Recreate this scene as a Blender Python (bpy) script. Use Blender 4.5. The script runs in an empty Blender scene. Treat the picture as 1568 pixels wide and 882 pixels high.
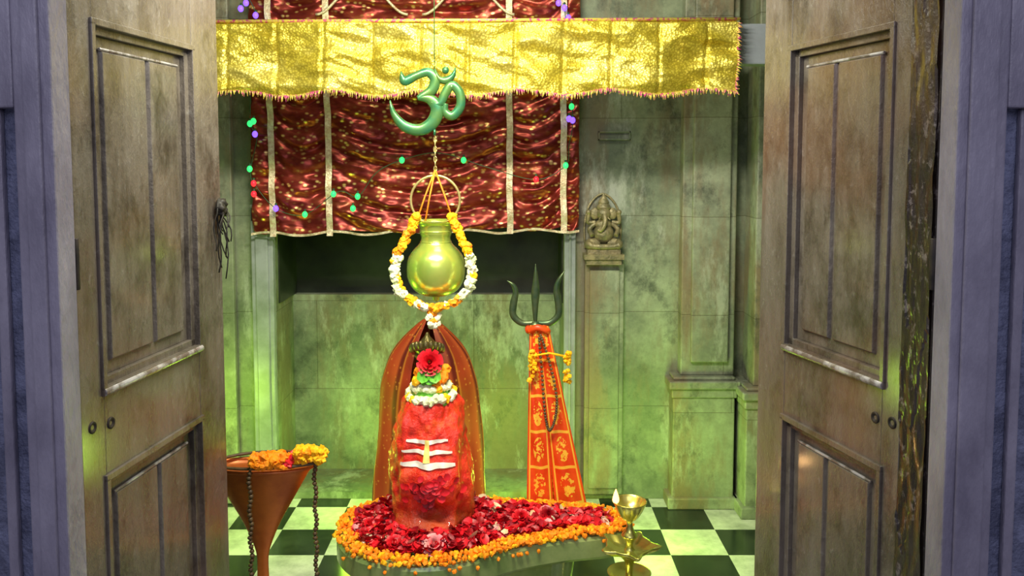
import bpy, bmesh, math, random
from mathutils import Vector, Matrix, noise
random.seed(7)
R=random.random
def U(a,b): return a+(b-a)*random.random()
def N3(x,y,z): return noise.noise(Vector((x,y,z)))

# ---------------------------------------------------------------- mesh builder
class MB:
    def __init__(s): s.v=[];s.f=[];s.m=[];s.s=[];s.uv=[]
    def add(s,vs,fs,mi=0,sm=False,uv=None):
        o=len(s.v); s.v+= [tuple(p) for p in vs]; s.uv+= (uv if uv else [(0,0)]*len(vs))
        for f in fs: s.f.append([i+o for i in f]); s.m.append(mi); s.s.append(sm)
    def box(s,x0,x1,y0,y1,z0,z1,mi=0,T=None):
        vs=[Vector((x,y,z)) for z in(z0,z1) for y in(y0,y1) for x in(x0,x1)]
        if T: vs=[T(p) for p in vs]
        s.add(vs,[(0,2,3,1),(4,5,7,6),(0,1,5,4),(2,6,7,3),(0,4,6,2),(1,3,7,5)],mi)
    def frustum(s,x0,x1,z0,z1,ya,yb,ins,mi=0,T=None):
        vs=[Vector(p) for p in((x0,ya,z0),(x1,ya,z0),(x1,ya,z1),(x0,ya,z1),
            (x0+ins,yb,z0+ins),(x1-ins,yb,z0+ins),(x1-ins,yb,z1-ins),(x0+ins,yb,z1-ins))]
        if T: vs=[T(p) for p in vs]
        s.add(vs,[(0,1,2,3),(4,7,6,5),(0,4,5,1),(1,5,6,2),(2,6,7,3),(3,7,4,0)],mi)
    def lathe(s,prof,c=(0,0,0),seg=32,mi=0,sx=1,sy=1,mod=None,sm=True,T=None):
        vs=[];fs=[]
        for j,(r,z) in enumerate(prof):
            for i in range(seg):
                a=2*math.pi*i/seg
                rr=r*(mod(a,z) if mod else 1)
                p=Vector((c[0]+rr*sx*math.cos(a),c[1]+rr*sy*math.sin(a),c[2]+z))
                vs.append(T(p) if T else p)
        n=len(prof)
        for j in range(n-1):
            for i in range(seg):
                k=(i+1)%seg
                fs.append((j*seg+i,j*seg+k,(j+1)*seg+k,(j+1)*seg+i))
        fs.append(tuple(range(seg))[::-1]); fs.append(tuple((n-1)*seg+i for i in range(seg)))
        s.add(vs,fs,mi,sm)
    def tube(s,path,r,seg=8,mi=0,sm=True):
        path=[Vector(p) for p in path];n=len(path)
        if not hasattr(r,'__len__'): r=[r]*n
        vs=[];fs=[]; prev=None
        for j,p in enumerate(path):
            t=(path[min(j+1,n-1)]-path[max(j-1,0)]).normalized()
            if prev is None:
                ref=Vector((0,1,0)) if abs(t.y)<.9 else Vector((1,0,0))
                a=t.cross(ref).normalized()
            else:
                a=(prev-t*prev.dot(t))
                a=a.normalized() if a.length>1e-6 else t.cross(Vector((0,1,0))).normalized()
            prev=a; b=t.cross(a)
            for i in range(seg):
                an=2*math.pi*i/seg
                vs.append(p+(a*math.cos(an)+b*math.sin(an))*r[j])
        for j in range(n-1):
            for i in range(seg):
                k=(i+1)%seg
                fs.append((j*seg+i,j*seg+k,(j+1)*seg+k,(j+1)*seg+i))
        fs.append(tuple(range(seg))[::-1]); fs.append(tuple((n-1)*seg+i for i in range(seg)))
        s.add(vs,fs,mi,sm)
    def stroke(s,pts,y,th,mi=0,seg=12):
        n=len(pts);vs=[];fs=[]
        for j,(x,z,w) in enumerate(pts):
            a=pts[max(j-1,0)];b=pts[min(j+1,n-1)]
            t=Vector((b[0]-a[0],b[1]-a[1])).normalized();nx,nz=-t.y,t.x
            for i in range(seg):
                an=2*math.pi*i/seg
                vs.append((x+nx*w*math.cos(an),y+th*math.sin(an)*min(1,w/.006),z+nz*w*math.cos(an)))
        for j in range(n-1):
            for i in range(seg):
                k=(i+1)%seg
                fs.append((j*seg+i,j*seg+k,(j+1)*seg+k,(j+1)*seg+i))
        fs.append(tuple(range(seg))[::-1]); fs.append(tuple((n-1)*seg+i for i in range(seg)))
        s.add(vs,fs,mi,True)
    def ball(s,c,r,mi=0,jit=0,sub=2,sc=(1,1,1),sm=True):
        V,F=ICO[sub]
        q=Matrix.Rotation(U(0,6.28),3,'Z')@Matrix.Rotation(U(0,6.28),3,'X') if jit else Matrix.Identity(3)
        vs=[]
        for p in V:
            p=q@(p*r*(1+(U(-jit,jit) if jit else 0)))
            vs.append((c[0]+p.x*sc[0],c[1]+p.y*sc[1],c[2]+p.z*sc[2]))
        s.add(vs,F,mi,sm)
    def grid(s,fn,nu,nv,mi=0,sm=True):
        vs=[];uv=[];fs=[]
        for j in range(nv+1):
            for i in range(nu+1):
                u=i/nu;v=j/nv; vs.append(fn(u,v)); uv.append((u,v))
        w=nu+1
        for j in range(nv):
            for i in range(nu): fs.append((j*w+i,j*w+i+1,(j+1)*w+i+1,(j+1)*w+i))
        s.add(vs,fs,mi,sm,uv)
    def petal(s,c,size,rot,mi=0,cup=.35):
        def f(u,v):
            w=math.sin(math.pi*(.12+.8*v))**.7
            x=(u-.5)*size*w; y=(v-.5)*size*1.1
            z=cup*size*((u-.5)**2*2*w+(v-.3)**2*1.2)
            return Vector(c)+rot@Vector((x,y,z))
        s.grid(f,3,3,mi)
    def rose(s,c,r,face,mi=0,n=5):
        q=Vector((0,0,1)).rotation_difference(Vector(face).normalized()).to_matrix()
        for ring in range(n):
            rr=r*(.12+.88*ring/(n-1)); m=3+ring*2
            for k in range(m):
                a=6.283*k/m+ring*.7+U(-.1,.1)
                tilt=.15+1.05*ring/(n-1)
                def f(u,v,a=a,rr=rr,tilt=tilt,ring=ring,m=m):
                    aa=a+(u-.5)*6.283/m*1.5*math.sin(math.pi*(.2+.65*v))
                    rad=rr*(.25+.75*v*math.sin(.5+tilt)) if ring else rr*(1.1-.3*v)
                    if v>.8: rad*=1+ (v-.8)*.7
                    h=r*(.75*(1-ring/(n-1))+.12)*v + r*.25*v
                    return Vector(c)+q@Vector((rad*math.cos(aa),rad*math.sin(aa),h))
                s.grid(f,4,4,mi)
    def obj(s,name,mats,bevel=0,recalc=False,sub=0,solid=0):
        me=bpy.data.meshes.new(name)
        me.from_pydata([tuple(p) for p in s.v],[],s.f)
        for m in mats: me.materials.append(m)
        me.polygons.foreach_set('material_index',s.m)
        me.polygons.foreach_set('use_smooth',s.s)
        ul=me.uv_layers.new(name='UVMap')
        for l in me.loops: ul.data[l.index].uv=s.uv[l.vertex_index]
        if recalc:
            bm=bmesh.new();bm.from_mesh(me);bmesh.ops.recalc_face_normals(bm,faces=bm.faces);bm.to_mesh(me);bm.free()
        me.update()
        o=bpy.data.objects.new(name,me);bpy.context.scene.collection.objects.link(o)
        if bevel:
            b=o.modifiers.new('bev','BEVEL');b.width=bevel;b.segments=2;b.limit_method='ANGLE'
        if solid:
            b=o.modifiers.new('sol','SOLIDIFY');b.thickness=solid
        if sub:
            b=o.modifiers.new('sub','SUBSURF');b.levels=sub;b.render_levels=sub
        return o
ICO={}
for sub in(1,2,3):
    bm=bmesh.new();bmesh.ops.create_icosphere(bm,subdivisions=sub,radius=1)
    ICO[sub]=([v.co.copy() for v in bm.verts],[tuple(v.index for v in f.verts) for f in bm.faces]);bm.free()
def catmull(P,n=8,closed=False):
    out=[];L=len(P);rng=range(L if closed else L-1)
    for i in rng:
        if closed: a,b,c,d=P[(i-1)%L],P[i],P[(i+1)%L],P[(i+2)%L]
        else: a,b,c,d=P[max(i-1,0)],P[i],P[i+1],P[min(i+2,L-1)]
        for k in range(n):
            t=k/n
            out.append(tuple(.5*(2*b[q]+(c[q]-a[q])*t+(2*a[q]-5*b[q]+4*c[q]-d[q])*t*t+(3*b[q]-a[q]-3*c[q]+d[q])*t**3) for q in range(len(b))))
    if not closed: out.append(tuple(P[-1]))
    return out
def interp(tab,x):
    for (a,b),(c,d) in zip(tab,tab[1:]):
        if (a<=x<=c) or (c<=x<=a): return b+(d-b)*(x-a)/(c-a)
    return tab[0][1] if abs(x-tab[0][0])<abs(x-tab[-1][0]) else tab[-1][1]

# ---------------------------------------------------------------- materials
class NT:
    def __init__(s,name):
        s.m=bpy.data.materials.new(name);s.m.use_nodes=True;s.t=s.m.node_tree;s.b=s.t.nodes['Principled BSDF']
        s.tc=s.n('ShaderNodeTexCoord')
    def n(s,t,**k):
        x=s.t.nodes.new(t)
        for a,b in k.items(): setattr(x,a,b)
        return x
    def l(s,a,b): s.t.links.new(a,b)
    def mapp(s,scale=(1,1,1),src='Object',loc=(0,0,0),rot=(0,0,0)):
        m=s.n('ShaderNodeMapping');m.inputs['Scale'].default_value=scale;m.inputs['Location'].default_value=loc;m.inputs['Rotation'].default_value=rot
        s.l(s.tc.outputs[src],m.inputs[0]);return m.outputs[0]
    def noise(s,vec,scale,detail=5,rough=.6):
        x=s.n('ShaderNodeTexNoise');x.inputs['Scale'].default_value=scale;x.inputs['Detail'].default_value=detail
        x.inputs['Roughness'].default_value=rough;s.l(vec,x.inputs['Vector']);return x.outputs['Fac']
    def ramp(s,fac,stops):
        r=s.n('ShaderNodeValToRGB');e=r.color_ramp.elements
        while len(e)<len(stops): e.new(.5)
        for i,(p,c) in enumerate(stops):
            e[i].position=p;e[i].color=(*c,1) if len(c)==3 else c
        s.l(fac,r.inputs[0]);return r.outputs[0]
    def mix(s,fac,a,b,mode='MIX'):
        x=s.n('ShaderNodeMix',data_type='RGBA',blend_type=mode)
        for i,v in((0,fac),(6,a),(7,b)):
            if hasattr(v,'links'): s.l(v,x.inputs[i])
            else: x.inputs[i].default_value=v if i==0 else (*v,1)
        return x.outputs[2]
    def math(s,op,a,b=0):
        x=s.n('ShaderNodeMath',operation=op)
        for i,v in((0,a),(1,b)):
            if hasattr(v,'links'): s.l(v,x.inputs[i])
            else: x.inputs[i].default_value=v
        return x.outputs[0]
    def bump(s,h,st=.3,d=.01):
        x=s.n('ShaderNodeBump');x.inputs['Strength'].default_value=st;x.inputs['Distance'].default_value=d
        s.l(h,x.inputs['Height']);s.l(x.outputs[0],s.b.inputs['Normal'])
    def set(s,**k):
        for a,b in k.items():
            i=s.b.inputs[a.replace('_',' ')]
            if hasattr(b,'links'): s.l(b,i)
            else: i.default_value=b
def simple(name,c1,c2=None,scale=8,rough=.5,metal=0,bump=0,bsc=None,stretch=(1,1,1),coat=0,lo=.35,hi=.65,emis=0,trans=0):
    n=NT(name);v=n.mapp(stretch)
    f=n.noise(v,scale)
    c=n.ramp(f,[(lo,c1),(hi,c2 or tuple(x*.7 for x in c1))])
    n.set(Base_Color=c,Roughness=rough,Metallic=metal)
    n.b.inputs['Coat Weight'].default_value=coat;n.b.inputs['Coat Roughness'].default_value=.12
    if bump:
        n.bump(n.noise(v,bsc or scale*4),bump)
    if emis:
        n.l(c,n.b.inputs['Emission Color']);n.b.inputs['Emission Strength'].default_value=emis
    return n.m

def wall_mat(name,dark,light,stain,samt=.75):
    n=NT(name);v=n.mapp()
    sep=n.n('ShaderNodeSeparateXYZ');n.l(v,sep.inputs[0])
    com=n.n('ShaderNodeCombineXYZ');n.l(n.math('ADD',sep.outputs[0],sep.outputs[1]),com.inputs[0]);n.l(sep.outputs[2],com.inputs[1])
    br=n.n('ShaderNodeTexBrick');br.offset=.5
    n.l(com.outputs[0],br.inputs['Vector'])
    br.inputs['Scale'].default_value=1;br.inputs['Brick Width'].default_value=.74;br.inputs['Row Height'].default_value=.42
    br.inputs['Mortar Size'].default_value=.0018;br.inputs['Mortar Smooth'].default_value=.5
    br.inputs['Color1'].default_value=(1,1,1,1);br.inputs['Color2'].default_value=(.84,.84,.82,1);br.inputs['Mortar'].default_value=(.5,.47,.4,1)
    f1=n.noise(v,1.9,10,.72)
    c=n.ramp(f1,[(.36,dark),(.47,tuple((x+y)/2 for x,y in zip(dark,light))),(.54,light),(.66,tuple(x*1.4 for x in light))])
    f2=n.noise(n.mapp((1.6,1.6,.4),loc=(3,1,2)),2.6,9,.72)
    c=n.mix(n.ramp(f2,[(.45,(0,0,0)),(.58,(samt,)*3)]),c,stain)
    f3=n.noise(n.mapp((1,1,.8),loc=(7,5,1),rot=(0,.6,0)),5.5,10,.75)
    c=n.mix(n.ramp(f3,[(.52,(0,0,0)),(.66,(.8,)*3)]),c,tuple(x*.4 for x in dark))
    f5=n.noise(n.mapp((1,1,.35),loc=(1,9,4),rot=(0,.5,0)),4,9,.75)
    c=n.mix(n.ramp(f5,[(.54,(0,0,0)),(.63,(.6,)*3)]),c,(.56,.60,.50))
    f4=n.noise(n.mapp(),40,5,.7)
    c=n.mix(.35,c,n.ramp(f4,[(.3,(.5,.5,.5)),(.7,(1.0,1.0,1.0))]),'MULTIPLY')
    c=n.mix(1.0,c,br.outputs['Color'],'MULTIPLY')
    n.set(Base_Color=c,Roughness=n.ramp(f1,[(.3,(.45,)*3),(.7,(.62,)*3)]))
    n.bump(n.math('ADD',n.math('MULTIPLY',br.outputs['Fac'],-1),n.math('MULTIPLY',f4,.6)),.3,.004)
    return n.m
M_wall=wall_mat('marble_wall',(.13,.165,.11),(.30,.345,.23),(.22,.17,.10))
M_pil=wall_mat('marble_pilaster',(.16,.18,.135),(.33,.36,.26),(.27,.19,.115),.85)
M_dark=simple('niche_black_stone',(.006,.010,.006),(.030,.040,.022),4,.4,bump=.1)  # near-black faces across the upper part of the niche
def floor_mat():
    n=NT('checker_marble');v=n.mapp((1/.22,1/.22,1),loc=(.715/.22,-3.29/.22,.5))
    ck=n.n('ShaderNodeTexChecker');ck.inputs['Scale'].default_value=1;n.l(v,ck.inputs['Vector'])
    f=n.noise(n.mapp(),5,8,.7)
    w=n.ramp(f,[(.35,(.30,.31,.29)),(.6,(.64,.63,.62))]);b=n.ramp(f,[(.4,(.008,.014,.012)),(.7,(.035,.045,.038))])
    n.set(Base_Color=n.mix(ck.outputs['Fac'],b,w),Roughness=.16)
    return n.m
M_floor=floor_mat()
M_porch=simple('porch_stone',(.3,.29,.3),(.22,.21,.23),6,.7)
M_ceil=simple('lime_plaster',(.5,.5,.42),(.4,.4,.34),3,.9)
M_lav=simple('lavender_paint',(.31,.295,.38),(.16,.15,.21),11,.40,bump=.5,bsc=60,lo=.3,hi=.7,stretch=(1,1,.4))
M_lavd=simple('blue_grey_plaster',(.19,.21,.34),(.08,.09,.16),24,.42,bump=.9,bsc=90)
def wood(name,a,b,c,speck,spc=(.30,.29,.28),lo=.60):
    n=NT(name);v=n.mapp((1,1,.16))
    f=n.noise(v,16,8,.75);col=n.ramp(f,[(.3,a),(.5,b),(.7,c)])
    f2=n.noise(n.mapp((1,1,.6)),55,5,.75)
    col=n.mix(n.ramp(f2,[(lo,(0,0,0)),(lo+.06,(speck,)*3)]),col,spc)
    f3=n.noise(n.mapp((1,1,.6),loc=(4,4,4)),5,9,.78)
    col=n.mix(n.ramp(f3,[(.48,(0,0,0)),(.62,(.85,)*3)]),col,(.034,.026,.018))
    f5=n.noise(n.mapp((1,1,.8),loc=(9,2,6)),2.6,3,.5)
    col=n.mix(n.ramp(f5,[(.52,(0,0,0)),(.66,(.4,)*3)]),col,(.17,.075,.035))
    n.set(Base_Color=col,Roughness=n.ramp(f,[(.3,(.22,)*3),(.7,(.45,)*3)]))
    n.b.inputs['Coat Weight'].default_value=.55;n.b.inputs['Coat Roughness'].default_value=.15
    n.bump(n.math('ADD',f2,f3),.5,.007);return n.m
M_wood=wood('old_painted_wood',(.078,.064,.050),(.135,.115,.095),(.18,.16,.142),.35)
M_woodr=wood('peeling_wood',(.008,.006,.006),(.018,.013,.011),(.055,.04,.034),.9,(.17,.145,.14),.56)
M_edge=simple('ledge_glint_paint',(.42,.41,.42),(.15,.125,.11),22,.25,coat=.6,bump=.3,lo=.42,hi=.56)  # pale tone paints the glint along the door panel ledges
M_iron=simple('dark_iron',(.02,.018,.018),(.05,.04,.035),30,.6,metal=.5)
M_frame=simple('niche_frame_stone',(.36,.38,.42),(.22,.25,.23),9,.35)
def curtain_mat():
    n=NT('maroon_brocade');v=n.mapp()
    f=n.noise(n.mapp((1,1,3)),9,4,.6);base=n.ramp(f,[(.35,(.16,.014,.012)),(.55,(.28,.035,.022)),(.75,(.40,.10,.04))])
    vo=n.n('ShaderNodeTexVoronoi');vo.inputs['Scale'].default_value=34;n.l(n.mapp((1,1,1.5)),vo.inputs['Vector'])
    big=n.noise(n.mapp((1,1,2),loc=(5,5,5)),8,3,.6)
    g=n.math('MULTIPLY',n.ramp(vo.outputs['Distance'],[(.12,(1,)*3),(.36,(0,0,0))]),n.ramp(big,[(.43,(.10,)*3),(.57,(1,)*3)]))
    c=n.mix(g,base,(1,.70,.24))
    n.set(Base_Color=c,Roughness=.33,Metallic=.62)
    n.bump(vo.outputs['Distance'],.16,.003);return n.m
M_curt=curtain_mat()
M_trim=simple('silver_gold_trim',(.85,.78,.52),(.6,.42,.25),60,.35,metal=.4,bump=.4,bsc=150)
def gold_mat():
    n=NT('gold_sequin_cloth');v=n.mapp()
    f=n.noise(n.mapp((1,1,1.6)),6,5,.6);base=n.ramp(f,[(.3,(.50,.37,.02)),(.5,(.70,.57,.06)),(.7,(.86,.75,.19))])
    vo=n.n('ShaderNodeTexVoronoi');vo.inputs['Scale'].default_value=120;n.l(v,vo.inputs['Vector'])
    c=n.mix(n.ramp(vo.outputs['Distance'],[(.3,(.0,)*3),(.6,(.6,)*3)]),base,(.30,.22,.015))
    n.set(Base_Color=c,Roughness=.34,Metallic=.5)
    n.bump(n.math('ADD',vo.outputs['Distance'],n.noise(v,30,3,.6)),.45,.004);return n.m
M_gold=gold_mat()
M_fringe=simple('pink_gold_fringe',(.75,.6,.10),(.6,.08,.25),80,.45,metal=.3,lo=.47,hi=.58)
M_brass=simple('polished_brass',(.80,.74,.22),(.55,.56,.12),6,.26,metal=.9)
M_kal=simple('kalash_brass',(.42,.66,.10),(.70,.74,.15),5,.26,metal=.65,coat=.6)
M_brassd=simple('old_brass',(.50,.40,.16),(.28,.25,.1),18,.35,metal=.8,bump=.2)
M_ring=simple('brass_ring',(.85,.72,.3),(.7,.55,.2),18,.3,metal=.7)
M_verd=simple('green_patina_metal',(.035,.19,.09),(.12,.24,.05),16,.3,metal=.45)
M_tri=simple('trishul_bronze',(.06,.12,.06),(.14,.18,.08),25,.35,metal=.7)
M_copper=simple('copper',(.66,.19,.03),(.42,.10,.02),9,.35,metal=.35)
M_mari=simple('marigold_orange',(1,.23,.0),(1,.36,.0),35,.7)
M_mary=simple('marigold_yellow',(1,.58,.0),(.98,.44,.0),35,.7)
M_white=simple('white_jasmine',(.9,.9,.72),(.72,.8,.4),30,.6)
M_red=simple('rose_red',(.50,.003,.012),(.24,.001,.007),25,.45)
M_redb=simple('rose_bright',(.88,.016,.030),(.6,.008,.018),25,.45)
M_pink=simple('rose_pink',(.9,.25,.30),(.85,.45,.40),25,.5)
M_cream=simple('petal_cream',(.85,.6,.3),(.8,.7,.5),25,.5)
M_leaf=simple('leaf_green',(.12,.5,.03),(.25,.7,.08),20,.4)
def sind():
    n=NT('sindoor_red_stone');v=n.mapp()
    s=n.n('ShaderNodeSeparateXYZ');n.l(v,s.inputs[0])
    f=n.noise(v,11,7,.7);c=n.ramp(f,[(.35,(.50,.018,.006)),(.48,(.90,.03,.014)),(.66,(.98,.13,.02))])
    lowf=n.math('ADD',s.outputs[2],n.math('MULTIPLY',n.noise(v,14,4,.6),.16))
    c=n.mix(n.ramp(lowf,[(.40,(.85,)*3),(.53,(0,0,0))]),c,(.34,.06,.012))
    n.set(Base_Color=c,Roughness=.36);n.b.inputs['Coat Weight'].default_value=.25
    n.bump(n.noise(v,30,6,.7),.9,.012);return n.m
M_sind=sind()
M_sindd=simple('dark_ash_stone',(.05,.015,.01),(.10,.02,.01),12,.5)
M_ash=simple('sandal_paste_white',(.95,.92,.85),(.85,.8,.65),40,.7)
M_sand=simple('sandal_paste_yellow',(.95,.8,.25),(.9,.65,.1),40,.7)
M_base=simple('green_marble_base',(.16,.25,.07),(.34,.42,.15),6,.2)
M_black=simple('black_thread',(.006,.006,.006),(.02,.015,.01),40,.6)
M_bead=simple('rudraksha_beads',(.06,.035,.015),(.13,.08,.03),60,.5)
M_string=simple('orange_string',(.85,.22,.01),(.8,.35,.02),30,.6)
M_relief=simple('relief_stone',(.36,.30,.15),(.15,.14,.07),25,.35,metal=.3,bump=.4)
M_beam=simple('painted_beam',(.28,.31,.37),(.22,.24,.28),9,.5)
M_flame=simple('flame',(1,.45,.08),(1,.6,.15),5,.5,emis=6)
M_wire=simple('green_wire',(.02,.07,.03),(.03,.1,.04),10,.5)
def led(n,c,e=5): return simple(n,c,c,5,.4,emis=e)
M_lg=led('led_green',(.03,.85,.16),1.5);M_lb=led('led_blue',(.14,.06,1),3);M_lr=led('led_red',(1,.015,.03),1.5)
def veil_mat():
    n=NT('striped_sari');s=n.n('ShaderNodeSeparateXYZ');n.l(n.tc.outputs['UV'],s.inputs[0])
    w=n.math('FRACT',n.math('MULTIPLY',s.outputs[0],9));
    c=n.ramp(w,[(0,(.46,.055,.012)),(.3,(.62,.11,.02)),(.42,(.20,.014,.008)),(.55,(.20,.014,.008)),(.62,(.80,.26,.03)),(.7,(.48,.055,.012))])
    vo=n.n('ShaderNodeTexVoronoi');vo.inputs['Scale'].default_value=50;n.l(n.mapp(),vo.inputs['Vector'])
    c=n.mix(n.ramp(vo.outputs['Distance'],[(.14,(.6,)*3),(.26,(0,)*3)]),c,(.8,.34,.05))
    n.set(Base_Color=c,Roughness=.5);return n.m
M_veil=veil_mat()
def scarf_mat():
    n=NT('orange_chunri');s=n.n('ShaderNodeSeparateXYZ');n.l(n.tc.outputs['UV'],s.inputs[0])
    u,v=s.outputs[0],s.outputs[1]
    e=n.math('ABSOLUTE',n.math('SUBTRACT',u,.5))
    b1=n.math('MULTIPLY',n.math('GREATER_THAN',e,.37),n.math('LESS_THAN',e,.43))
    vf=n.math('FRACT',n.math('MULTIPLY',v,6))
    b2=n.math('MULTIPLY',n.math('LESS_THAN',vf,.08),n.math('LESS_THAN',e,.43))
    dx=n.math('POWER',n.math('MULTIPLY',e,4.2),2);dy=n.math('POWER',n.math('MULTIPLY',n.math('SUBTRACT',vf,.55),2.9),2)
    el=n.math('LESS_THAN',n.math('ADD',dx,dy),1)
    vo=n.noise(n.mapp(),75,2,.5)
    fig=n.math('MULTIPLY',el,n.math('GREATER_THAN',vo,.51))
    m=n.math('MAXIMUM',n.math('MAXIMUM',b1,b2),fig)
    f=n.noise(n.mapp(),12);base=n.ramp(f,[(.35,(.75,.035,.006)),(.65,(.90,.10,.010))])
    n.set(Base_Color=n.mix(m,base,(1,.55,.05)),Roughness=.4,Metallic=.1);return n.m
M_scarf=scarf_mat()

# ---------------------------------------------------------------- room shell
b=MB();b.box(-1.4,1.2,1.5,4.1,-.1,0);b.obj('floor',[M_floor])
b=MB();b.box(-3,3,-2.5,1.5,-.1,0);b.obj('floor_porch',[M_porch])
b=MB();b.box(-1.5,1.3,1.5,4.1,2.75,2.85);b.obj('ceiling',[M_ceil])
b=MB();b.box(-1.5,-1.4,1.62,4.1,0,2.75);b.obj('wall_left',[M_wall])
b=MB();b.box(1.2,1.3,1.62,4.1,0,2.75);b.obj('wall_right',[M_wall])
b=MB() # back wall with recessed niche
b.box(-1.4,-1.03,3.6,4.05,0,2.75);b.box(.225,1.2,3.6,4.05,0,2.75)
b.box(-1.03,.225,3.6,4.05,1.24,2.75);b.box(-1.03,.225,3.88,4.05,0,.87)
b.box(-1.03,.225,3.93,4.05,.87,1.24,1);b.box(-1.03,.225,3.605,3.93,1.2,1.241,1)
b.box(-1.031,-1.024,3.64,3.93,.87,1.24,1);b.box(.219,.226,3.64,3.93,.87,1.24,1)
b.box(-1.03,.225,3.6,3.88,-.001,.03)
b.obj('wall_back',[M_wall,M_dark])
b=MB()
for x0,x1 in((-1.125,-1.03),(.225,.275)):
    b.box(x0,x1,3.565,3.6,0,1.30); b.box(x0+.02,x1-.02,3.555,3.57,.0,1.30)
b.box(-1.125,.275,3.565,3.6,1.235,1.31)
b.obj('trim_1',[M_frame],bevel=.006)
def pilaster(name,x0,x1,y0,y1,zb):
    b=MB()
    b.box(x0,x1,y0,y1,0,zb-.09);b.box(x0-.02,x1+.02,y0-.02,y1,0,.05)
    b.box(x0-.02,x1+.02,y0-.02,y1,zb-.05,zb-.015);b.box(x0-.008,x1+.008,y0-.008,y1,zb-.09,zb-.05);b.box(x0,x1,y0,y1,zb-.015,zb)
    b.box(x0+.035,x1-.0,y0+.03,y1,zb,2.75);b.box(x0+.075,x1-.03,y0+.010,y1,zb+.06,2.7)
    return b.obj(name,[M_pil],bevel=.006)
pilaster('trim_2',.69,.955,3.50,3.6,.575)
pilaster('trim_3',.975,1.2,3.40,3.6,.555)
b=MB();b.box(.315,.485,3.57,3.6,.03,1.055);b.box(.335,.465,3.56,3.575,.06,1.03);b.obj('trim_4',[M_pil],bevel=.005)
b=MB();b.box(-1.4,-1.2,3.56,3.6,0,2.75);b.box(-1.4,-1.18,3.54,3.6,.0,.10);b.obj('trim_5',[M_pil],bevel=.005)
b=MB();x0,x1,z0,z1=.37,.51,1.585,1.625
b.box(x0,x1,3.585,3.6,z1-.008,z1);b.box(x0,x1,3.585,3.6,z0,z0+.008);b.box(x0,x0+.008,3.585,3.6,z0,z1);b.box(x1-.008,x1,3.585,3.6,z0,z1);b.box(x0,x1,3.594,3.6,z0,z1)
b.obj('wall_hook_frame',[M_wall],bevel=.002)  # small raised rectangular outline on the back wall
b=MB();b.box(-3,-.905,1.56,1.62,0,2.75);b.obj('wall_front_left',[M_lavd])
b=MB();b.box(.90,3,1.56,1.62,0,2.75);b.obj('wall_front_right',[M_lavd])
b=MB();b.box(-.905,.90,1.56,1.62,2.2,2.75);b.obj('wall_front_top',[M_lavd])
b=MB()
for s,xi,xo in((-1,.835,.905),(1,.81,.90)):
    def X(a,c): return (min(s*a,s*c),max(s*a,s*c))
    a=X(xi,xo);b.box(a[0],a[1],1.52,1.585,0,2.2)
    a=X(xi+.018,xo-.02);b.box(a[0],a[1],1.512,1.53,0,2.2)
    a=X(xo,xo+.3);b.box(a[0],a[1],1.52,1.56,1.595,2.35)
    a=X(xo+.04,xo+.06);b.box(a[0],a[1],1.545,1.56,0,1.595)
b.box(-.905,.90,1.52,1.585,2.12,2.2)
b.obj('door_frame',[M_lav],bevel=.004)

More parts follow.
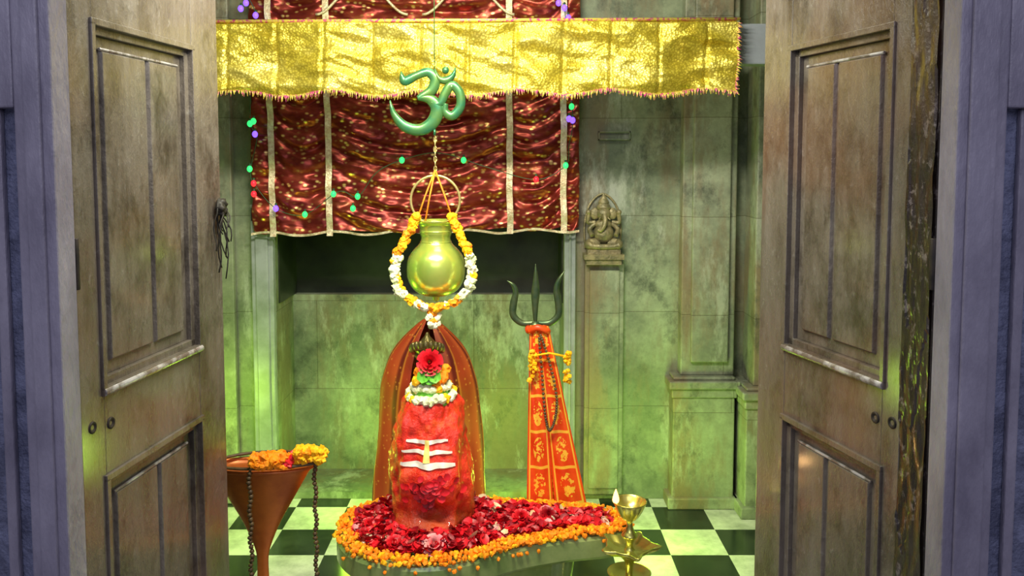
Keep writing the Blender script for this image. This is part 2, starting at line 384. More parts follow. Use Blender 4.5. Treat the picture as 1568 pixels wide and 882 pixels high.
# ---------------------------------------------------------------- door leaves
def leaf(name,hx,hy,ux,uy,nx,ny,L,p0,p1,rough_hinge):
    T=lambda p:Vector((hx+ux*p.x+nx*p.y,hy+uy*p.x+ny*p.y,p.z))
    b=MB();H=2.11;zb=.02
    rows=[(.20,.845),(1.03,1.775)]
    if rough_hinge:
        # weathered hinge stile: irregular, split surface
        def g(u,v):
            z=zb+(H-zb)*v;uu=.004+.074*u
            return T(Vector((uu,.003+.004*N3(uu*60,z*14,3)-.003*(1 if N3(uu*25,z*4,8)>.15 else 0),z)))
        b.grid(g,14,220,1,sm=False)
        b.box(0,.078,-.04,-.003,zb,H,1,T);b.box(.078,p0,-.04,0,zb,H,0,T)
    else: b.box(0,p0,-.04,0,zb,H,0,T)
    b.box(p1,L,-.04,0,zb,H,0,T)
    for z0,z1 in((zb,.20),(.845,1.03),(1.775,H)): b.box(p0,p1,-.04,-.0005,z0,z1,0,T)
    for z0,z1 in rows:
        b.box(p0,p1,-.032,-.024,z0,z1,0,T)
        m=.022
        for (a,c,d,e) in((p0,p1,z0,z0+m),(p0,p1,z1-m,z1),(p0,p0+m,z0,z1),(p1-m,p1,z0,z1)):
            b.box(a,c,-.026,-.008,d,e,0,T)
        for (a,c,d,e) in((p0-.008,p1+.008,z0-.012,z0+.006),(p0-.008,p1+.008,z1-.006,z1+.008),(p0-.008,p0+.005,z0,z1),(p1-.005,p1+.008,z0,z1)):
            b.box(a,c,-.01,.006,d,e,0,T)
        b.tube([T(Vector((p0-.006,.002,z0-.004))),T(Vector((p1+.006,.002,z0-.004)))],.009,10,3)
        i=.045;mid=(p0+p1)/2+.02
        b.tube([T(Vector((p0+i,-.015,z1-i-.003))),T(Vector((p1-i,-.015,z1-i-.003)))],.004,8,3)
        b.frustum(p0+i,mid-.0015,z0+i,z1-i,-.026,-.012,.008,0,T)
        b.frustum(mid+.0015,p1-i,z0+i,z1-i,-.026,-.012,.008,0,T)
        b.box(p0+m,p1-m,-.027,-.020,z0+m,z1-m,0,T)
    for (u,z) in((p0*.45,.965),(p0+.02,.955)) if not rough_hinge else ((p0+.02,.95),(p0*.75,.955)):
        c=T(Vector((u,.0,z)))
        b.lathe([(.011,-.004),(.013,.002),(.009,.003),(.004,-.001)],(0,0,0),14,2,T=lambda p,c=c:c+Vector((nx,ny,0))*p.z+Vector((ux,uy,0))*p.x+Vector((0,0,1))*p.y)
    for z in(.45,1.3,1.9): b.tube([T(Vector((-.006,.004,z-.05))),T(Vector((-.006,.004,z+.05)))],.008,8,2)
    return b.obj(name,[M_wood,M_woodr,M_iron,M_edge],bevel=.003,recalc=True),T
_,TL=leaf('door_1',-.845,1.60,.114,.9935,.9935,-.114,.614,.077,.478,False)
_,TR=leaf('door_2',.815,1.60,-.24,.971,-.971,-.24,.628,.133,.503,True)
b=MB()
hz=1.39
c=TL(Vector((.585,.0,hz)))
ring=[c+Vector((.012,0,0))+Vector((.0,.02*math.cos(a),.02*math.sin(a)-.012)) for a in [k*2*math.pi/16 for k in range(17)]]
b.tube(ring,.004,8,1)
for k in range(14):
    p=c+Vector((.014,U(-.02,.02),-.01));pts=[p+Vector((0,0,.02))]
    L=U(.05,.2);dx,dy=U(-.01,.03),U(-.03,.04)
    for j in range(1,7):
        t=j/6;pts.append(p+Vector((dx*t+.006*math.sin(t*6+k),dy*t+.006*math.cos(t*5+k),-L*t)))
    b.tube(pts,.0018,5,0)
for k in range(6): b.ball(c+Vector((.016,U(-.015,.015),U(-.035,0))),.012,0,.4)
b.obj('black_thread_door_pull',[M_black,M_iron])

# ---------------------------------------------------------------- red curtain
trims=[-1.01,-.771,-.011,.2155]
edges=[-1.105]+trims+[.285]
def curt(u,v):
    x=-1.105+1.39*u; z=1.215+1.13*v
    for i,(a,c) in enumerate(zip(edges,edges[1:])):
        if a<=x<=c+1e-6: s=(x-a)/(c-a);w=c-a;k=i;break
    amp=min(1,w/.35)
    sag=4*(s-.5)**2
    env=math.sin(math.pi*s)**.45
    slope={0:.3,1:.25,2:0,3:-.2,4:-.3}[k]
    ph=(z-sag*.10*amp+slope*(s-.5)*.12 - .045*N3(x*3.2,z*2.6,1+k))*(60+4*k)
    wv=math.sin(ph+1.5*N3(x*2.5,z*2.5,3));wv=wv*.75+.25*math.sin(2*ph+1)
    y=3.535-.020*env*(.55+.45*amp)*wv*(.75+.8*N3(x*3,z*6,11))-.022*N3(x*8,z*15,5)-.008*N3(x*20,z*36,8)-.012*env
    zz=z+(.018*math.sin(math.pi*s)*(-1) if v<.03 else 0)
    return (x+.004*N3(z*8,x,2),y,zz+.012*x)
b=MB();b.grid(curt,240,190,0)
for t in trims:
    def f(u,v,t=t): return (t-.013+.026*u+.01*(.5-v)*.5+.004*N3(v*9,t,0),3.496+.004*math.sin(v*60),1.19+1.15*v+.012*t)
    b.grid(f,2,80,1)
def f(u,v): return (-1.105+1.39*u,3.512+.006*math.sin(u*90),1.195+.010*v+.012*(-1.105+1.39*u)+.008*math.sin(u*31))
b.grid(f,160,2,1)
for cx in(-.62,-.18):
    for sg in(-1,1):
        pts=[(cx+sg*(.02+.17*(t/14)),3.485,2.22-.12*(math.sin(t/14*math.pi/2))**2) for t in range(15)]
        b.tube(pts,.006,6,1)
b.tube([(-1.15,3.52,2.34),(.33,3.52,2.36)],.012,10,1)
b.obj('maroon_brocade_curtain',[M_curt,M_trim])

b=MB()
def hang(P,n=8): b.tube(catmull(P,n),.0018,5,0)
hang([(-1.11,3.46,2.2),(-1.05,3.46,2.09),(-1.075,3.46,1.85),(-1.08,3.46,1.65),(-1.055,3.46,1.6),(-1.085,3.46,1.46),(-1.07,3.46,1.4),(-.98,3.45,1.30),(-.86,3.45,1.275),(-.72,3.45,1.37),(-.64,3.45,1.35),(-.56,3.45,1.45),(-.455,3.45,1.5),(-.3,3.45,1.53),(-.1,3.45,1.47),(.1,3.45,1.42),(.222,3.45,1.478),(.235,3.45,1.56),(.25,3.45,1.664),(.235,3.45,1.9),(.214,3.45,2.13)])
for (x,z,m) in [(-1.08,1.65,1),(-1.06,1.607,2),(-1.085,1.464,1),(-1.07,1.404,3),(-.86,1.275,1),(-.64,1.35,1),(-.66,1.30,1),(-.455,1.50,1),(.222,1.478,1),(.25,1.664,2),(.235,1.67,2),(-1.107,2.117,2),(.214,2.12,2),(-1.047,2.09,2),(-.2,1.5,1),(.24,1.78,2),(-1.08,1.80,1),(.23,2.08,2),(-1.085,2.14,2),(.19,2.14,2),(-.98,1.30,2),(-1.07,1.36,3),(.245,1.72,1),(-.74,1.36,1),(.1,1.42,3),(-1.065,1.66,1)]:
    b.ball((x,3.447,z),.0115,m,0,sc=(1,1,1.2));b.tube([(x,3.452,z+.022),(x,3.449,z+.008)],.005,6,0)
b.obj('fairy_lights',[M_wire,M_lg,M_lb,M_lr])

b=MB();b.box(-1.4,1.2,3.03,3.11,1.845,1.99);b.obj('ceiling_beam',[M_beam],bevel=.005)
def val(u,v):
    x=-1.36+2.16*u; z=1.74+.255*v
    sm=.17;q=((x+5)/sm)%1
    r=abs(N3(x*5+z*7,z*9-x*2,2))  # sharp diagonal creases
    r2=abs(N3(x*9+z*16,z*12-x*3,12))
    fold=.034*(.35-r)*(1-.4*v)+.016*(.3-r2)
    y=2.980-.016*(1-v)*math.sin(x*17)-fold-.022*N3(x*7,z*11,4)-.006*N3(x*20,z*30,9)+.012*math.exp(-((q-.5)/.03)**2)
    if v>.97: y=3.0
    zz=z+ (1-v)*.010*math.sin(x*19+1)+v*.004*math.sin(x*7)
    return (x-.01*(1-v)*u,min(y,3.02),zz+.004*x)
b=MB();b.grid(val,360,50,0)
for k in range(430):
    x=-1.36+2.15*k/430
    p=val(k/430,0);l=U(.008,.022)
    b.tube([(p[0],p[1],p[2]+.004),(p[0]+U(-.005,.005),p[1]-U(0,.006),p[2]-l)],[.0024,.0013],5,1)
for k in range(40):
    p=val(1,k/40);b.tube([p,(p[0]+U(.006,.016),p[1]-.004,p[2]-U(0,.01))],[.003,.0015],5,1)
b.tube([(-1.4,2.995,1.99),(.81,2.995,2.0)],.006,8,1)
b.obj('gold_sequin_valance',[M_gold,M_fringe])

# ---------------------------------------------------------------- om sign, hanging kalash
KX,KY=-.25,2.72
def om(px,pz): return ((px-784)*.002135,1.5-(pz-245)*.002135)
b=MB()
def st(P,n=8):
    Q=[(*om(x,z),w*.002135) for x,z,w in P]
    b.stroke(catmull(Q,n),KY-.02,.010)
st([(617,112,1),(622,126,7),(640,118,6),(658,113,7),(668,124,8),(663,140,8),(648,149,6),(642,152,4)])
st([(642,151,4),(660,153,8),(671,168,10),(664,188,10),(645,199,9),(622,194,8),(606,176,5),(600,155,1)])
st([(662,158,4),(675,160,6),(683,145,7),(693,132,7),(705,144,7),(706,164,7),(694,178,7),(683,172,6),(684,160,4)])
st([(668,108,1),(674,122,4),(685,125,6),(695,118,4),(699,106,1)])
x,z=om(684,110);b.ball((x,KY-.02,z),.012)
b.tube([(KX,KY-.02,1.60),(KX,KY-.02,1.58)],.004)
b.tube([(KX,KY-.005,2.75),(KX,KY-.005,2.2),(KX,KY-.008,1.66)],.0016,6)
b.obj('om_symbol',[M_verd])

b=MB()
prof=[(.02,1.055),(.045,1.058),(.075,1.078),(.093,1.112),(.097,1.148),(.091,1.180),(.074,1.206),(.058,1.222),(.050,1.235),(.049,1.250),(.053,1.262),(.052,1.275),(.055,1.288),(.064,1.298),(.066,1.304),(.056,1.304),(.045,1.292),(.042,1.25),(.03,1.22)]
prof=catmull(prof,4)
b.lathe(prof,(KX,KY,0),48,0)
for z,r in((1.233,.0515),(1.268,.0545)): b.lathe([(r-.003,z-.004),(r+.001,z),(r-.003,z+.004)],(KX,KY,0),40,0)
b.lathe([(.004,1.036),(.012,1.041),(.012,1.051),(.02,1.057)],(KX,KY,0),20,0)
b.tube([(KX+.080*math.sin(a),KY-.01,1.370+.080*math.cos(a)) for a in [k*2*math.pi/40 for k in range(41)]],.0042,8,2)
b.tube([(KX,KY-.005,1.60),(KX,KY,1.445)],.0022,6,2)
for k in range(9):
    zz=1.455+k*.016
    b.tube([(KX+(.005*math.cos(a) if k%2 else 0),KY-.003+(0 if k%2 else .005*math.cos(a)),zz+.010*math.sin(a)) for a in [i*2*math.pi/10 for i in range(11)]],.0017,5,2)
for dx,zz in((-.062,1.29),(.062,1.30),(-.03,1.30)):
    b.tube([(KX,KY-.008,1.468),(KX+dx*.5,KY-.03,(1.468+zz)/2+.005),(KX+dx,KY-.045,zz)],.003,6,1)
b.obj('hanging_brass_kalash',[M_kal,M_string,M_ring])

b=MB()
path=catmull([(-.058,-.05,1.318),(-.075,-.06,1.28),(-.108,-.075,1.215),(-.124,-.082,1.155),(-.112,-.088,1.095),(-.068,-.092,1.05),(0,-.095,1.030),(.068,-.092,1.05),(.112,-.088,1.095),(.124,-.082,1.155),(.108,-.075,1.215),(.075,-.06,1.28),(.058,-.05,1.318)],6)
n=len(path)
for i,p in enumerate(path):
    t=abs(i/(n-1)-.5)*2
    for k in range(2):
        if t>.62: m=0 if R()<.4 else 1
        elif t>.22: m=2 if R()<.8 else 1
        else: m=0 if R()<.65 else (1 if R()<.5 else 2)
        b.ball((KX+p[0]+U(-.007,.007),KY+p[1]+U(-.006,.006),p[2]+U(-.004,.004)),U(.010,.0145),m,.32,2,sm=False)
for j in range(7):
    for k in range(4): b.ball((KX+U(-.02,.02)*(1 if j in(2,3,5) else .5),KY-.095+U(-.01,.01),1.025-.009*j),U(.008,.012),[1,0,2,2,0,2,2][j],.2,2,sm=False)
b.obj('kalash_flower_garland',[M_mari,M_mary,M_white])

# ---------------------------------------------------------------- yoni base
OUT=[(-.546,2.554),(-.474,2.446),(-.357,2.388),(-.24,2.38),(-.1255,2.416),(.012,2.498),(.157,2.554),(.328,2.60),(.381,2.673),(.326,2.766),(.172,2.803),(-.055,2.842),(-.378,2.859),(-.525,2.776),(-.56,2.673)]
OL=catmull(OUT,8,True)
def shr(p,d,comp=1):
    x,y=p;cx=min(max(x,-.3),.2);cy=2.63+.05*(cx+.3)
    v=Vector((x-cx,y-cy));l=v.length;v=v*((l-d)/l)
    X=cx+v.x
    if X>0 and comp<1: X=X*comp
    return X,cy+v.y
lay=[(0,.30,1),(-.006,.29,1),(-.006,.235,1),(.012,.22,1),(.03,.21,.6),(.04,.12,.58),(.02,.09,.58),(.005,.06,.58),(.0,.0,.58)]
b=MB();vs=[];n=len(OL)
for d,z,c in lay:
    for p in OL:
        x,y=shr(p,d,c);vs.append((x,y,z))
fs=[]
for j in range(len(lay)-1):
    for i in range(n): k=(i+1)%n;fs.append((j*n+i,j*n+k,(j+1)*n+k,(j+1)*n+i))
fs.append(tuple(range(n)))
b.add(vs,fs,0);b.obj('yoni_stone_base',[M_base],recalc=True)

b=MB()
for i,p in enumerate(OL):
    q=OL[(i+1)%n];seg=max(1,int(math.dist(p,q)/.0085))
    for s in range(seg):
        t=s/seg;x=p[0]+(q[0]-p[0])*t;y=p[1]+(q[1]-p[1])*t
        for d in(-.004,.006,.018,.030,.042):
            a=shr((x,y),d+U(-.006,.006));b.ball((a[0]+U(-.004,.004),a[1],.304+(.004 if d<0 else .010)+U(-.002,.008)),U(.006,.010),0 if R()<.75 else 1,.4,1,sm=False)
        if R()<.25: a=shr((x,y),-.014);b.ball((a[0],a[1],U(.28,.295)),.007,0,.3,1,sm=False)
b.obj('marigold_garland',[M_mari,M_mary])
def inside(x,y,poly):
    r=False;j=len(poly)-1
    for i in range(len(poly)):
        if (poly[i][1]>y)!=(poly[j][1]>y) and x<(poly[j][0]-poly[i][0])*(y-poly[i][1])/(poly[j][1]-poly[i][1])+poly[i][0]: r=not r
        j=i
    return r
INN=[shr(p,.05) for p in OL]
LX,LY=-.262,2.66
b=MB();cnt=0
while cnt<2300:
    x,y=U(-.56,.38),U(2.38,2.86)
    if not inside(x,y,INN) or math.hypot(x-LX,y-LY)<.125: continue
    h=.308+.018*R()+.034*max(0,1-abs(math.hypot(x-LX,y-LY)-.16)/.1)*R()
    rot=(Matrix.Rotation(U(0,6.28),3,'Z')@Matrix.Rotation(U(-.9,.9),3,'X')@Matrix.Rotation(U(-.6,.6),3,'Y'))
    r=R();m=0 if r<.50 else 1 if r<.945 else 2 if r<.975 else 3
    b.petal((x,y,h),U(.020,.036),rot,m);cnt+=1
b.obj('rose_petals',[M_red,M_redb,M_pink,M_cream])
for (x,y,m,r) in((-.238,2.46,M_pink,.034),(-.07,2.70,M_cream,.022),(-.36,2.47,M_redb,.028),(.03,2.66,M_redb,.028),(-.46,2.60,M_redb,.026),(.12,2.68,M_red,.026),(-.12,2.54,M_red,.028)):
    b=MB();b.rose((x,y,.324),r,(.05,-.7,1));b.obj('rose_blossom',[m])

# ---------------------------------------------------------------- lingam
tab=[(.29,.130),(.34,.127),(.40,.130),(.47,.135),(.53,.133),(.59,.123),(.65,.110),(.70,.098),(.73,.085),(.75,.06),(.76,.012)]
cs=catmull([(a,c) for a,c in tab],4)
def LR(a,z):
    r=interp(cs,z)
    da=math.atan2(math.sin(a+math.pi/2-.17),math.cos(a+math.pi/2-.17))
    r+=.020*math.exp(-((da/.45)**2)-((z-.48)/.05)**2)
    r-=.048*math.exp(-((da/.34)**2)-((z-.395)/.028)**2)
    r+=.020*math.exp(-((da/.6)**2)-((z-.345)/.02)**2)
    r+=.024*N3(math.cos(a)*2.2,math.sin(a)*2.2,z*8)*min(1,(0.76-z)/.05)+.009*N3(math.cos(a)*6,math.sin(a)*6,z*30)
    return max(r,.005)
b=MB()
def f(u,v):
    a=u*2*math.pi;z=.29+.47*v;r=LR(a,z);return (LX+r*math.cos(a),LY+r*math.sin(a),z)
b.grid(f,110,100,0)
def band(z0,hw,th,cur,mi=1,ac=0,dz=0):
    def g(u,v):
        a=-math.pi/2-.03+ac+(u-.5)*2*hw
        e=math.sin(math.pi*min(max(u,.02),.98))**.25
        z=z0+cur*(u-.5)**2*4+(v-.5)*th*e+dz*(u-.5)+.0015*N3(u*9,z0*50,0)
        r=LR(a,z)+.0045;return (LX+r*math.cos(a),LY+r*math.sin(a),z)
    b.grid(g,40,3,mi)
band(.620,.55,.013,.004);band(.590,.62,.013,.0,dz=-.004);band(.552,.66,.019,-.001)
def g(u,v):
    a=-math.pi/2-.03+(u-.5)*.16*(1-.3*v);z=.562+.066*v;r=LR(a,z)+.0065;return (LX+r*math.cos(a),LY+r*math.sin(a),z)
b.grid(g,4,16,2)
# rose petals pressed onto the front of the stone
for k in range(60):
    da=random.gauss(.08,.28);z=random.gauss(.485,.034);a=-math.pi/2+da
    if z>.53: continue
    r=LR(a,z)+.004
    rot=Matrix.Rotation(a+math.pi/2,3,'Z')@Matrix.Rotation(math.pi/2+U(-.2,.2),3,'X')@Matrix.Rotation(U(0,6.28),3,'Z')
    b.petal((LX+r*math.cos(a),LY+r*math.sin(a),z),U(.018,.030),rot,3 if R()<.8 else 4,.25)
b.obj('shiva_lingam',[M_sind,M_ash,M_sand,M_redb,M_red])

b=MB();TX,TY=LX,LY-.01
b.lathe(catmull([(.075,.722),(.06,.75),(.05,.79),(.035,.82),(.012,.835)],3),(TX,TY,0),20,4)
for k in range(26):
    a=6.283*k/26;r=.070;b.ball((TX+r*math.cos(a),TY+r*math.sin(a),.746+U(-.006,.006)+(.004 if math.sin(a)>0 else -.006)),U(.013,.016),2 if R()<.85 else 1,.25,2,sm=False)
for k in range(18):
    a=6.283*k/18;r=.055;b.ball((TX+r*math.cos(a),TY+r*math.sin(a),.772+U(-.004,.004)),U(.012,.015),2 if R()<.8 else 1,.25,2,sm=False)
for (dx,dy,z,m,r) in((-.04,-.035,.797,1,.018),(.04,-.03,.807,0,.019),(.02,-.045,.792,0,.015),(-.035,-.02,.82,0,.017),(.048,-.01,.83,0,.016)):
    b.ball((TX+dx,TY+dy,z),r,m,.25,2,sm=False)
for sg in(-1,.2,1):
    b.petal((TX+sg*.016,TY-.062,.815+.006*abs(sg)),.042,Matrix.Rotation(1.35,3,'X')@Matrix.Rotation(sg*.7,3,'Z'),4)
b.rose((TX+.002,TY-.045,.858),.038,(0,-1,.35),3,5)
b.obj('flower_offering',[M_mari,M_mary,M_white,M_redb,M_leaf])

# ---------------------------------------------------------------- draped goddess idol
VX,VY=-.310,3.08
wt=[(0,.222),(.20,.216),(.42,.203),(.63,.188),(.70,.175),(.775,.148),(.83,.108),(.877,.060),(.905,.025),(.914,.004)]
ws=catmull(wt,5)
b=MB()
def veil(u,v):
    z=.002+.912*(1-(1-v)**1.25)
    w=interp(ws,z)
    op=.42*(1-.3*v)
    a=-math.pi/2+op+(2*math.pi-2*op)*u
    dp=min(.13,w*.75)
    fo=1+.045*math.sin(u*46+2*N3(u*3,z*4,0))*(1-v*.6)+.03*N3(u*8,z*5,4)
    return (VX+w*fo*math.cos(a),VY+dp*fo*math.sin(a),z)
b.grid(veil,150,70,4)
b.lathe(catmull([(.10,.0),(.10,.25),(.085,.45),(.07,.58),(.085,.64),(.05,.68),(.022,.70)],4),(VX,VY-.005,0),28,1,sy=.6)
hz=.745
b.ball((VX,VY-.02,hz),.048,0,sub=3,sc=(.9,.9,1.15))
b.ball((VX,VY-.066,hz-.004),.009,0,sc=(.7,1,1.5))
for s in(-1,1):
    b.ball((VX+s*.017,VY-.058,hz+.012),.007,2,sc=(1.3,.6,.7));b.ball((VX+s*.045,VY-.02,hz),.011,0,sc=(.5,.7,1.3))
b.ball((VX,VY-.060,hz-.024),.008,3,sc=(1.4,.5,.5))
b.lathe(catmull([(.048,.775),(.052,.79),(.044,.80),(.046,.812),(.034,.828),(.022,.845),(.010,.858),(.004,.872)],3),(VX,VY-.075,0),24,0,mod=lambda a,z:1+.08*math.cos(a*9))
for k in range(-4,5):
    a=-math.pi/2+k*.33
    b.ball((VX+.056*math.cos(a),VY-.075+.056*math.sin(a),.812+.024*math.cos(k*.35)),.012,0,sc=(1,.6,1.6))
b.obj('draped_goddess_idol',[M_brassd,M_sindd,M_black,M_red,M_veil])

# ---------------------------------------------------------------- trishul with scarf
SX,SY=.083,2.92
b=MB()
b.tube([(SX,SY,0),(SX,SY,.92)],.011,12)
b.lathe([(.05,0),(.05,.02),(.03,.035),(.012,.05)],(SX,SY,0),20)
b.lathe([(.012,.87),(.02,.885),(.014,.90),(.024,.915),(.012,.93)],(SX,SY,0),16)
def pr(P): b.stroke(catmull(P,8),SY,.007)
pr([(SX,.92,.006),(SX-.001,.98,.011),(SX,1.03,.015),(SX+.001,1.07,.011),(SX,1.135,.001)])
pr([(SX,.925,.008),(SX-.045,.922,.011),(SX-.078,.95,.012),(SX-.078,.99,.013),(SX-.070,1.035,.010),(SX-.080,1.06,.007),(SX-.100,1.075,.001)])
pr([(SX,.925,.008),(SX+.048,.922,.011),(SX+.080,.95,.012),(SX+.082,.99,.013),(SX+.074,1.04,.011),(SX+.082,1.075,.008),(SX+.104,1.112,.001)])
b.obj('trishul',[M_tri])
b=MB()
def strip(x0t,x1t,x0b,x1b,yt,yb,ph):
    def f(u,v):
        z=.16+.76*v;xl=x0b+(x0t-x0b)*v;xr=x1b+(x1t-x1b)*v
        return (xl+(xr-xl)*u,yb+(yt-yb)*v-.010*math.sin(u*3.14)*(1-.5*v)+.005*math.sin(u*9+z*14+ph),z)
    b.grid(f,16,60,0)
strip(.062,.105,.050,.155,2.895,2.865,0)
strip(.088,.128,.165,.292,2.89,2.868,2)
strip(.128,.070,.285,.06,2.94,2.965,1)
b.tube(catmull([(.06,2.895,.90),(.09,2.88,.915),(.125,2.89,.90),(.10,2.93,.91),(.06,2.92,.905),(.06,2.895,.90)],5),.012,8,0)
b.obj('orange_chunri_scarf',[M_scarf])
b=MB()
pts=catmull([(.10,2.868,.89),(.13,2.855,.80),(.155,2.847,.68),(.15,2.845,.60),(.13,2.845,.56),(.115,2.848,.62),(.105,2.852,.75),(.095,2.866,.88)],9)
for p in pts: b.ball(p,.006,0,.15,1)
for (x,z) in((.072,.79),(.195,.785)):
    for k in range(22): b.ball((x+U(-.012,.012),2.86+U(-.008,.01),z+U(-.06,.05)),U(.006,.010),1,.3,1,sm=False)
b.tube([(.075,2.86,.82),(.13,2.855,.83),(.195,2.865,.815)],.004,6,1)
b.obj('rudraksha_mala',[M_bead,M_mary])

# ---------------------------------------------------------------- ganesha relief statue on ledge
b=MB();GX,GY=.392,3.555;z0=1.10
b.box(GX-.085,GX+.085,GY-.045,3.6,z0-.022,z0);b.box(GX-.075,GX+.075,GY-.035,3.6,z0-.045,z0-.022);b.box(GX-.07,GX+.07,GY-.035,3.6,z0,z0+.02)
z0+=.02
for s in(-1,1):
    b.tube(catmull([(GX+s*.02,GY,z0+.03),(GX+s*.062,GY-.01,z0+.025),(GX+s*.05,GY-.03,z0+.014),(GX-s*.01,GY-.032,z0+.012)],5),[.022]*5+[.019]*5+[.013]*6,10)
    b.tube(catmull([(GX+s*.035,GY,z0+.11),(GX+s*.06,GY-.005,z0+.085),(GX+s*.05,GY-.03,z0+.06)],5),.010,8)
    b.tube(catmull([(GX+s*.035,GY,z0+.115),(GX+s*.066,GY,z0+.115),(GX+s*.064,GY-.005,z0+.15)],5),.009,8)
    b.ball((GX+s*.065,GY-.006,z0+.158),.012,0)
    b.ball((GX+s*.037,GY,z0+.152),.024,0,sc=(.9,.35,1.1))
    b.tube([(GX+s*.014,GY-.025,z0+.138),(GX+s*.024,GY-.036,z0+.128)],[.004,.002],6)
b.ball((GX,GY-.004,z0+.065),.042,0,sub=3,sc=(1.05,.8,1.05));b.ball((GX,GY,z0+.105),.032,0,sc=(1.2,.7,.8))
b.ball((GX,GY-.006,z0+.152),.029,0,sub=3,sc=(1,.85,1))
b.tube(catmull([(GX,GY-.028,z0+.150),(GX+.002,GY-.040,z0+.125),(GX-.004,GY-.045,z0+.098),(GX-.018,GY-.042,z0+.082),(GX-.028,GY-.04,z0+.088)],5),[.012-.0003*i for i in range(21)],10)
b.lathe(catmull([(.028,z0+.17),(.031,z0+.18),(.022,z0+.195),(.024,z0+.20),(.014,z0+.218),(.008,z0+.228),(.002,z0+.24)],3),(GX,GY,0),16,0,sy=.8)
b.tube(catmull([(GX-.074,3.592,z0),(GX-.078,3.592,z0+.1),(GX-.055,3.592,z0+.19),(GX,3.592,z0+.235),(GX+.055,3.592,z0+.19),(GX+.078,3.592,z0+.1),(GX+.074,3.592,z0)],5),.005,8)
b.obj('ganesha_statue',[M_relief],bevel=.002)

# ---------------------------------------------------------------- brass oil lamp
b=MB();OX,OY=.352,2.42
b.lathe(catmull([(.075,0),(.075,.012),(.05,.03),(.022,.05),(.014,.09),(.022,.11),(.014,.13),(.011,.20),(.02,.215),(.011,.23),(.012,.29),(.024,.312),(.03,.322),(.014,.338),(.010,.355),(.018,.370),(.024,.380),(.014,.395),(.009,.412),(.012,.425),(.024,.434),(.038,.456),(.050,.482),(.047,.483),(.036,.464),(.02,.452),(.002,.450)],4),(OX,OY,0),32)
# five-beaked wick dish
b.lathe([(.012,.322),(.045,.328),(.062,.340),(.070,.352),(.065,.352),(.045,.338),(.012,.335)],(OX,OY,0),80,0,mod=lambda a,z:1+.40*max(0,math.cos(a*2.5+.4)**8))
b.lathe([(.012,.245),(.045,.25),(.058,.256),(.066,.266),(.062,.266),(.045,.256),(.012,.255)],(OX,OY,0),48,0)
b.lathe(catmull([(.006,0),(.010,.008),(.008,.022),(.001,.042)],4),(OX-.043,OY-.008,.482),12,1)
b.obj('brass_oil_lamp',[M_brass,M_flame])

# ---------------------------------------------------------------- copper urn on beaded stand
b=MB();FX,FY=-.785,2.54
b.lathe(catmull([(.02,.16),(.018,.25),(.03,.30),(.06,.37),(.105,.45),(.145,.52),(.162,.545),(.158,.548),(.13,.535),(.06,.53),(.004,.53)],4),(FX,FY,0),44,0,sy=.42)
b.lathe([(.09,0),(.09,.015),(.05,.03),(.025,.06),(.02,.16)],(FX,FY,0),30,0)
b.tube([(FX+.163*math.cos(a),FY+.068*math.sin(a),.548) for a in [k*2*math.pi/48 for k in range(49)]],.006,8,0)
for (x,y) in((-.795,2.46),(-.604,2.49),(-.96,2.50)):
    for k in range(40): b.ball((x+.003*math.sin(k),y,.01+k*.0143),.0085,1,.1,1)
b.tube(catmull([(-.96,2.50,.565),(-.795,2.465,.565),(-.604,2.49,.575),(-.66,2.60,.57),(-.85,2.60,.565),(-.96,2.50,.565)],6),.005,6,1)
b.obj('copper_urn_on_beaded_stand',[M_copper,M_bead])
b=MB()
for k in range(230):
    t=R();x=-.79+.215*t;y=2.475+.02*t+U(-.02,.02)
    z=.582+U(-.010,.018)+(.018 if t>.62 else 0)
    m=2 if .47<t<.60 and R()<.8 else (1 if t>.6 and R()<.8 else 0)
    b.ball((x,y,z),U(.009,.015),m,.35,1 if m==2 else 2,sm=False)
b.obj('marigold_offering',[M_mari,M_mary,M_redb])

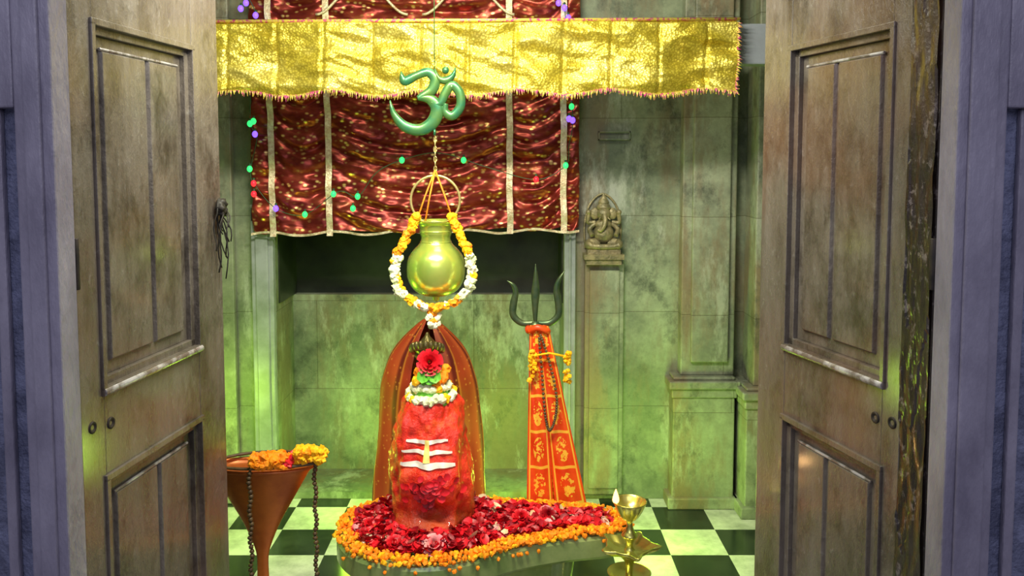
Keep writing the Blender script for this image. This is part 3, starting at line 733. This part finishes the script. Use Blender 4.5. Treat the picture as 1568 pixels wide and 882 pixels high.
# ---------------------------------------------------------------- lights
def area(name,loc,tgt,sx,sy,e,c):
    l=bpy.data.lights.new(name,'AREA');l.shape='RECTANGLE';l.size=sx;l.size_y=sy;l.energy=e;l.color=c
    o=bpy.data.objects.new(name,l);o.location=loc
    o.rotation_euler=(Vector(tgt)-Vector(loc)).to_track_quat('-Z','Y').to_euler()
    bpy.context.scene.collection.objects.link(o)
def point(name,loc,e,c,r=.05):
    l=bpy.data.lights.new(name,'POINT');l.energy=e;l.color=c;l.shadow_soft_size=r
    o=bpy.data.objects.new(name,l);o.location=loc;bpy.context.scene.collection.objects.link(o)
area('tube_light',(-.2,1.9,2.25),(-.25,3.1,.9),.9,.10,42,(1,.96,.76))
area('ceiling_lamp',(-.1,2.6,2.7),(-.1,2.7,0),.5,.5,9,(1,.95,.74))
l=bpy.data.lights.new('shrine_fill_spot','SPOT');l.energy=45;l.color=(1,.90,.68);l.spot_size=.66;l.spot_blend=.8;l.shadow_soft_size=.05  # added unseen spot to brighten the lingam
o=bpy.data.objects.new('shrine_fill_spot',l);o.location=(-.1,1.75,2.15);o.rotation_euler=(Vector((-.2,2.70,.70))-o.location).to_track_quat('-Z','Y').to_euler();bpy.context.scene.collection.objects.link(o)
point('green_lamp_niche',(-.62,3.40,.22),7,(.50,1,.06),.10)
point('green_lamp_shrine',(-.02,3.40,.22),7,(.50,1,.06),.10)
point('green_lamp_right',(.56,3.10,.28),9,(.55,1,.08),.10)
point('green_lamp_left',(-1.24,3.2,.42),8,(.55,1,.06),.10)
point('oil_flame',(.31,2.40,.56),.4,(1,.55,.2),.015)
area('porch_fill',(0,-1.2,2.6),(0,1.5,1.2),2.4,1.2,29,(.84,.83,1))  # added unseen fill behind the camera, aimed at the doors
w=bpy.data.worlds.new('World');bpy.context.scene.world=w;w.use_nodes=True
bg=w.node_tree.nodes['Background'];bg.inputs[0].default_value=(.72,.71,.88,1);bg.inputs[1].default_value=.34
bpy.context.scene.view_settings.view_transform='Standard'

cam=bpy.data.cameras.new('Camera');co=bpy.data.objects.new('Camera',cam);bpy.context.scene.collection.objects.link(co)
co.location=(0,0,1.5);co.rotation_euler=(math.radians(86),0,0);cam.sensor_width=36;cam.lens=29.25;cam.shift_y=-.068
cam.clip_start=.05
bpy.context.scene.camera=co
